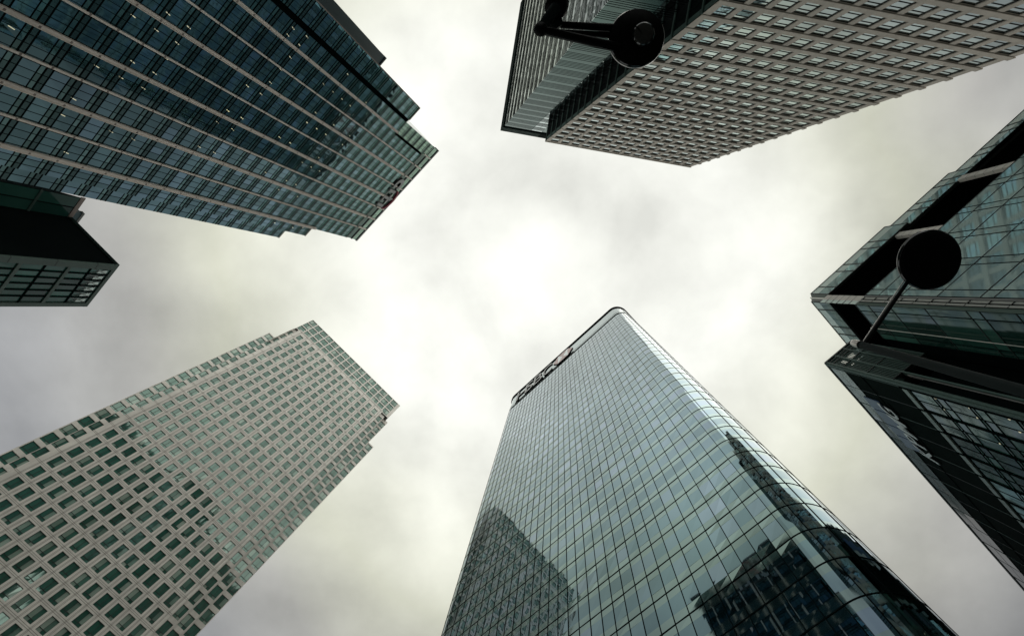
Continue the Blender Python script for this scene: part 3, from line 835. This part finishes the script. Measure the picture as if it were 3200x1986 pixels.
    def strip(t0, t1, b0, b1, mn, out=.05):
        P0, P1 = A.P(0, 0, 0), (B.P(.65, 0, -.75) if b0 == FT else B.P(0, 0, 0)); nn = A.n+B.n; nn /= np.linalg.norm(nn)
        q = lambda t, b, o: P0+(P1-P0)*t+A.d*b+nn*o
        tr.hexa([q(t0, b0, -.3), q(t1, b0, -.3), q(t1, b1, -.3), q(t0, b1, -.3), q(t0, b0, out), q(t1, b0, out), q(t1, b1, out), q(t0, b1, out)], mn)
    for t0, t1, mn, o in ((-.02, .16, 'grey_metal', .02), (.16, .22, 'dark_frame', .0), (.22, .40, 'silver_metal', .10), (.40, .50, 'dark_frame', .0), (.50, .66, 'silver_metal', .16), (.66, .74, 'dark_frame', 0.), (.74, 1.02, 'pale_green_metal', .05)):
        strip(t0, t1, 0, ga, mn, o)
    for k in range(24): strip(.20, .68, .4+k*1.7, .46+k*1.7, 'dark_frame', .17)
    strip(.08, .62, RT, 0, 'cream_panel', .0); strip(.62, .98, RT, 0, 'pale_glass', -.05)
    for k in range(1, 6): strip(.07, .99, RT+k*1.05-.03, RT+k*1.05+.03, 'grey_metal', .01)
    strip(-.02, .34, FT, RT, 'pale_green_metal', .0); strip(.34, .42, FT, RT, 'dark_frame', -.05); strip(.42, .60, FT, RT, 'silver_metal', .12); strip(.60, 1.0, FT, RT, 'grey_metal', .0)
    tr.build('corner_trim', root)
    # thin maintenance rails on the shaded face
    rl = MB(); y0 = B.hit(2767, 1022)[0]
    rl.tube(B.P(y0, 0, .3), B.P(y0, 40, .3), .035, .035, 'silver_metal', 8); rl.build('rail', root)
glass_office()
def sign_building():
    c = 56
    K1 = frame_from_roof(RVP, c, (2582, 1136), (3200, 1840)); K2 = frame_from_roof(RVP, c, (2582, 1133), (2662, 1066))
    gb = K1.ground_b(); L1, L2 = 60, K2.len
    z7 = lambda x, y: (2700+x/5.4, 1200+y/5.4); z8 = lambda x, y: (2560+x/6.87, 1040+y/6.87)
    root = thing('office_building', 'dark clad building with silver letters on blue panels and louvred roof corner, lower right', 'office building', K1.P(5, gb, -10))
    core = MB()
    q = [K1.P(0, 0, -.1), K1.P(L1, 0, -.1), K1.P(L1, 0, -14), K2.P(L2, 0, -20), K2.P(L2, 0, -.1)]
    q2 = [K1.P(0, 0, -.1), K1.P(L1, 0, -.1), K1.P(L1, 0, -14), K2.P(L2, 0, -20), K2.P(L2, 0, -2.5), K2.P(.3, 0, -2.5)]
    def block(q, b0, b1, mn):
        v = [p+K1.d*b0 for p in q]+[p+K1.d*b1 for p in q]; k = len(q)
        core.add(v, [tuple(range(k)), tuple(range(2*k-1, k-1, -1))]+[(i, i+k, (i+1) % k+k, (i+1) % k) for i in range(k)], mn)
    block(q2, 3.1, gb, 'recess_black'); block(q, 13, gb, 'recess_black')
    core.build('core', root)
    wl = MB(); K1.box(wl, 0, L1, .05, 11.3, -.6, -.1, 'dark_cladding'); wl.build('wall', root)
    PB = 11.25                             # where the glass begins below the cladding
    # cladding of the sign face: smoky glass edge, dark boards, fine joints
    clad = MB(); nx = 12; wd = 4.86; U = Units()
    for k in range(nx*2):
        x0 = .40-2.43+k*wd/2
        for j, (y0, y1) in enumerate(((.1, 1.6), (1.6, 3.0))):
            mb = MB(); K1.pane(mb, max(0, x0+.03), x0+wd/2-.03, y0+.03, y1-.03, .03, 'smoky_glass', .01)
            U.add([K1.P(x0, y0), K1.P(x0+wd/2, y0), K1.P(x0+wd/2, y1), K1.P(x0, y1)], mb)
    for k in range(31): K1.box(clad, 0, L1, 3.05+k*.265, 3.05+k*.265+.235, -.1, .02, 'dark_cladding', skip=(0,))
    clad.build('cladding', root)
    lines = MB()
    for k in range(0, nx*2+1):
        x = .40+k*wd/2; K1.box(lines, x-.03, x+.03, .1, PB, 0, .06 if k % 2 == 0 else .045, 'louvre_metal' if k % 2 == 0 else 'dark_frame')
    K1.box(lines, 0, L1, 3.0, 3.08, 0, .07, 'black_mullion'); K1.box(lines, 0, L1, 5.6, 5.7, 0, .06, 'black_mullion')
    lines.build('cladding_joints', root)
    rim = MB(); K1.box(rim, -.1, L1, -.15, .12, -.4, .1, 'dark_frame'); K2.box(rim, -.1, L2, -.15, .1, -.3, .1, 'dark_frame'); rim.build('roof_rim', root)
    # glass of the sign face
    ps, pe = PB, PB+.60
    fx0 = .40; MW = 2.43
    bars = MB(); G = Units(); x = fx0
    for k in range(24):
        x0 = fx0+k*MW
        mb = MB(); K1.box(mb, x0+.12, x0+MW-.18, ps, pe, -.2, .10, 'pale_panel'); K1.box(mb, x0+1.18, x0+1.22, ps, pe, -.1, .105, 'dark_frame'); mb.build('pale_panel', root)
        K1.box(bars, x0-.10, x0+.02, ps-.2, 44, 0, .12, 'black_mullion'); K1.box(bars, x0+1.18, x0+1.21, pe+.2, 44, 0, .06, 'black_mullion')
        y = pe+.30
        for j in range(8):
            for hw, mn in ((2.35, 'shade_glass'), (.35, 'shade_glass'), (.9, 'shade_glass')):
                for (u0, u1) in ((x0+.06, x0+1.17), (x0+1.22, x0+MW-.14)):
                    mb = MB(); K1.pane(mb, u0, u1, y+.04, y+hw-.04, .02, mn if u0 < 9.5+j*.25 else 'office_glass', .006)  # paler panes further along put a bluish lit reflection into the glass colour
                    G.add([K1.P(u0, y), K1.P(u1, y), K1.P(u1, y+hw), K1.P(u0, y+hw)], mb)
                K1.box(bars, x0, x0+MW, y-.03, y+.03, 0, .06, 'black_mullion'); y += hw
    bars.build('glazing_bars', root); G.build(root, 'glass_panel', 'glass_panels'); U.build(root, 'cladding_panel', 'cladding_panels')
    # louvred corner crown, open to the sky at the top
    lv = MB(); bt = 10.4
    nb = 20
    for k in range(nb+1):
        x = L2*k/nb; K2.box(lv, x-.03, x+.03, .1, bt, -.10, .0, 'louvre_metal')
    lv.build('louvres', root)
    fr = MB()
    for y in (0.0, .55, 1.2, 3.0, 6.8, bt): K2.box(fr, 0, L2, y-.05, y+.05, -.35, .05, 'dark_frame')
    for x in (0.02, L2*.33, L2*.66, L2): K2.box(fr, x-.07, x+.07, 0, 40 if x < L2*.4 else bt, -.35, .08, 'louvre_metal')
    K2.box(fr, .05, L2, 3.2, bt, -.5, -.38, 'dark_cladding')
    K1.box(fr, -.06, .16, 0, gb, -.3, .12, 'louvre_metal')
    fr.build('louvre_frame', root)
    rec = MB()
    for x in (L2*.28, L2*.66): K2.box(rec, x-.03, x+.03, bt+.8, 40, -.2, .0, 'grey_metal')
    rec.build('rail', root)
    for k in range(4):
        mb = MB(); y = 12.5+k*3.6; mb.tube(K2.P(L2*.33, y, -.3), K2.P(L2*.55, y-.7, -1.2), .06, .06, 'ceiling_light', 8); 
    # letters on blue panels
    b_top, b_bot = 4.45, 6.30; a_top, aG = 10.95, 4.05
    sg = MB(); tot = a_top-aG; gap = tot*.012
    ws = [.25, .21, .30, .24]; x = a_top; so = None
    mb = MB(); K1.box(mb, aG-.4, a_top+.2, b_bot+.02, b_bot+.07, .0, .06, 'black_mullion'); so = mb.build('sign', root)
    for ch, wfrac in zip('KPMG', ws):
        al, ar = x, x-tot*wfrac
        mb = MB(); K1.box(mb, al-.35, ar-.20, b_top-2.1, b_top+.35, .05, .12, 'sign_blue'); mb.build('blue_panel', so)
        letter(K1, ch, al-gap, ar+gap, b_bot, b_top, .16, .05, 'sign_white', 'grey_metal', bold=.012, shear=.45).build('letter', so)
        x = ar
    for xx, yy in ((530,842),(990,970),(1525,1120),(658,990),(1100,1103),(1670,1293),(790,1140),(1270,1295),(1405,1453)):
        p = K1.hit(2800+xx/4.32, 1050+yy/4.32, .04); mb = MB()
        mb.lathe(K1.P(*p, .03), K1.n, [(0, .03), (.06, .025), (.09, 0)], 'ceiling_light', 12); mb.build('ceiling_light', root)
    for xx, yy, x2, y2 in ((515, 605, 620, 525), (980, 705, 1090, 630), (1520, 830, 1630, 750)):
        r0, r1 = ray(2800+xx/4.32, 1050+yy/4.32), ray(2800+x2/4.32, 1050+y2/4.32)
        P = K2.P(0, 0, -1.6); t0 = ((P-EYE)@K2.n)/(r0@K2.n); t1 = ((P-EYE)@K2.n)/(r1@K2.n)
        mb = MB(); mb.tube(EYE+r0*t0, EYE+r1*t1, .05, .05, 'lamp_strip', 8); mb.build('ceiling_light', root)
mat('lamp_strip', (.3, .28, .12), .5, 0, emit=((.8, .7, .25), .10))
sign_building()

# ================================================================== street lamps
def lamp_right():
    r = ray(2607, 1053); top = EYE+r*(6.4/r[2]); x, y = top[0], top[1]
    root = thing('street_lamp', 'slim steel street lamp with a round black head on one slanting arm, right', 'street lamp', (x, y, 0))
    p = MB(); p.tube((x, y, 0), (x, y, 7.45), .062, .040, 'lamp_grey', 24); p.tube((x, y, 7.45), (x, y, 7.47), .046, .046, 'lamp_black', 24); p.build('pole', root, smooth=False)
    c = MB(); c.lathe((x, y, 7.47), (0, 0, 1), [(.041, 0), (.041, .11), (.034, .14), (.018, .16), (0, .165)], 'pole_steel', 24); c.build('pole_cap', root, smooth=True)
    hr = ray(2912, 812); hc = EYE+hr*(6.15/hr[2])
    d = hc-np.array([x, y, 7.5]); d /= np.linalg.norm(d)
    ar = ray(2822, 880); ae = EYE+ar*(6.15/ar[2])
    ar0 = ray(2636, 1042); a0 = np.array([x, y, 7.42])
    a = MB(); a.tube(a0, hc-d*.25+np.array([0, 0, .1]), .024, .020, 'lamp_black', 18); a.tube(a0+d*.02+np.array([0, 0, .05]), hc-d*.3+np.array([0, 0, .16]), .006, .006, 'pole_steel', 10); a.build('arm', root)  # thin pale tube along the arm stands in for its highlight
    rad = .5*175/1600*6.15
    h = MB(); h.lathe(hc, (0, 0, 1), [(0, .0), (rad*.55, -.012), (rad*.9, .0), (rad, .03), (rad*1.0, .07), (rad*.8, .13), (rad*.35, .19), (0, .2)], 'lamp_black', 56); ho = h.build('lamp_head', root, smooth=True)
    rm_ = MB(); rm_.lathe(hc, (0, 0, 1), [(rad*.985, .018), (rad*1.015, .03), (rad*1.02, .055), (rad*.99, .075)], 'lamp_lens', 56); rm_.build('rim', ho, smooth=True)
lamp_right()
def lamp_top():
    hz = 4.6
    at = lambda u, v, z: EYE+ray(u, v)*((z-1.6)/ray(u, v)[2])
    E_ = at(1690, 92, hz+1.6-.2)
    far = at(1830, -115, hz+1.6+.25)
    root = thing('street_lamp', 'black street lamp with a collar and three bars holding its round head, top', 'street lamp', (far[0], far[1], 0))
    tube = MB(); tube.tube((far[0], far[1], 0), (far[0], far[1], far[2]), .085, .07, 'lamp_black', 24); tube.build('pole', root)
    k = at(1740, 20, hz+1.6)
    st = MB(); ax = far-E_; ax /= np.linalg.norm(ax)
    st.tube(far, E_, .055, .042, 'lamp_grey', 24); st.build('bracket_tube', root, smooth=True)
    col = MB(); col.lathe(k, ax, [(.05, -.07), (.085, -.06), (.1, 0), (.085, .06), (.05, .07)], 'lamp_black', 32); col.build('collar', root, smooth=True)
    el = MB(); el.lathe(E_, (0, 0, 1), [(0, -.06), (.04, -.045), (.058, 0), (.04, .045), (0, .06)], 'lamp_black', 24); el.build('elbow', root, smooth=True)
    H = at(1992, 113, hz+1.6-.05); rad = .5*160/1600*(hz-.05)
    def bar(p0, p1, r0, r1, mn='lamp_black'):
        mb = MB(); mb.tube(p0, p1, r0, r1, mn, 14); mb.build('arm', root)
    bar(E_, at(1945, 152, hz+1.6), .030, .040); bar(at(1752, 78, hz+1.6+.05), at(1925, 88, hz+1.6), .028, .032); bar(at(1745, 98, hz+1.6+.02), at(1925, 112, hz+1.6), .016, .026)
    pl = MB(); q = [at(1722, 58, hz+1.65), at(1756, 44, hz+1.65), at(1758, 76, hz+1.6), at(1710, 108, hz+1.55)]
    up = np.array([0, 0, .03]); pl.hexa(q+[p+up for p in q], 'lamp_grey'); pl.build('gusset', root)
    gs = MB(); q = [at(1690, 104, hz+1.42), at(1960, 168, hz+1.58), at(1960, 160, hz+1.62), at(1700, 92, hz+1.5)]
    gs.hexa(q+[p+up for p in q], 'lamp_grey'); gs.build('gusset', root)
    h = MB(); h.lathe(H, (0, 0, 1), [(0, -.01), (rad*.42, -.01), (rad*.52, .0), (rad*.95, .015), (rad, .04), (rad, .08), (rad*.8, .14), (rad*.3, .2), (0, .2)], 'lamp_black', 56); ho = h.build('lamp_head', root, smooth=True)
    ln = MB(); ln.lathe(at(2012, 104, hz+1.5), (0, 0, 1), [(0, -.025), (rad*.30, -.022), (rad*.40, 0), (rad*.42, .06)], 'lamp_lens', 40); ln.build('lens', ho, smooth=True)
    rm_ = MB(); rm_.lathe(H, (0, 0, 1), [(rad*.985, .028), (rad*1.015, .04), (rad*1.02, .065), (rad*.99, .085)], 'lamp_lens', 56); rm_.build('rim', ho, smooth=True)
lamp_top()
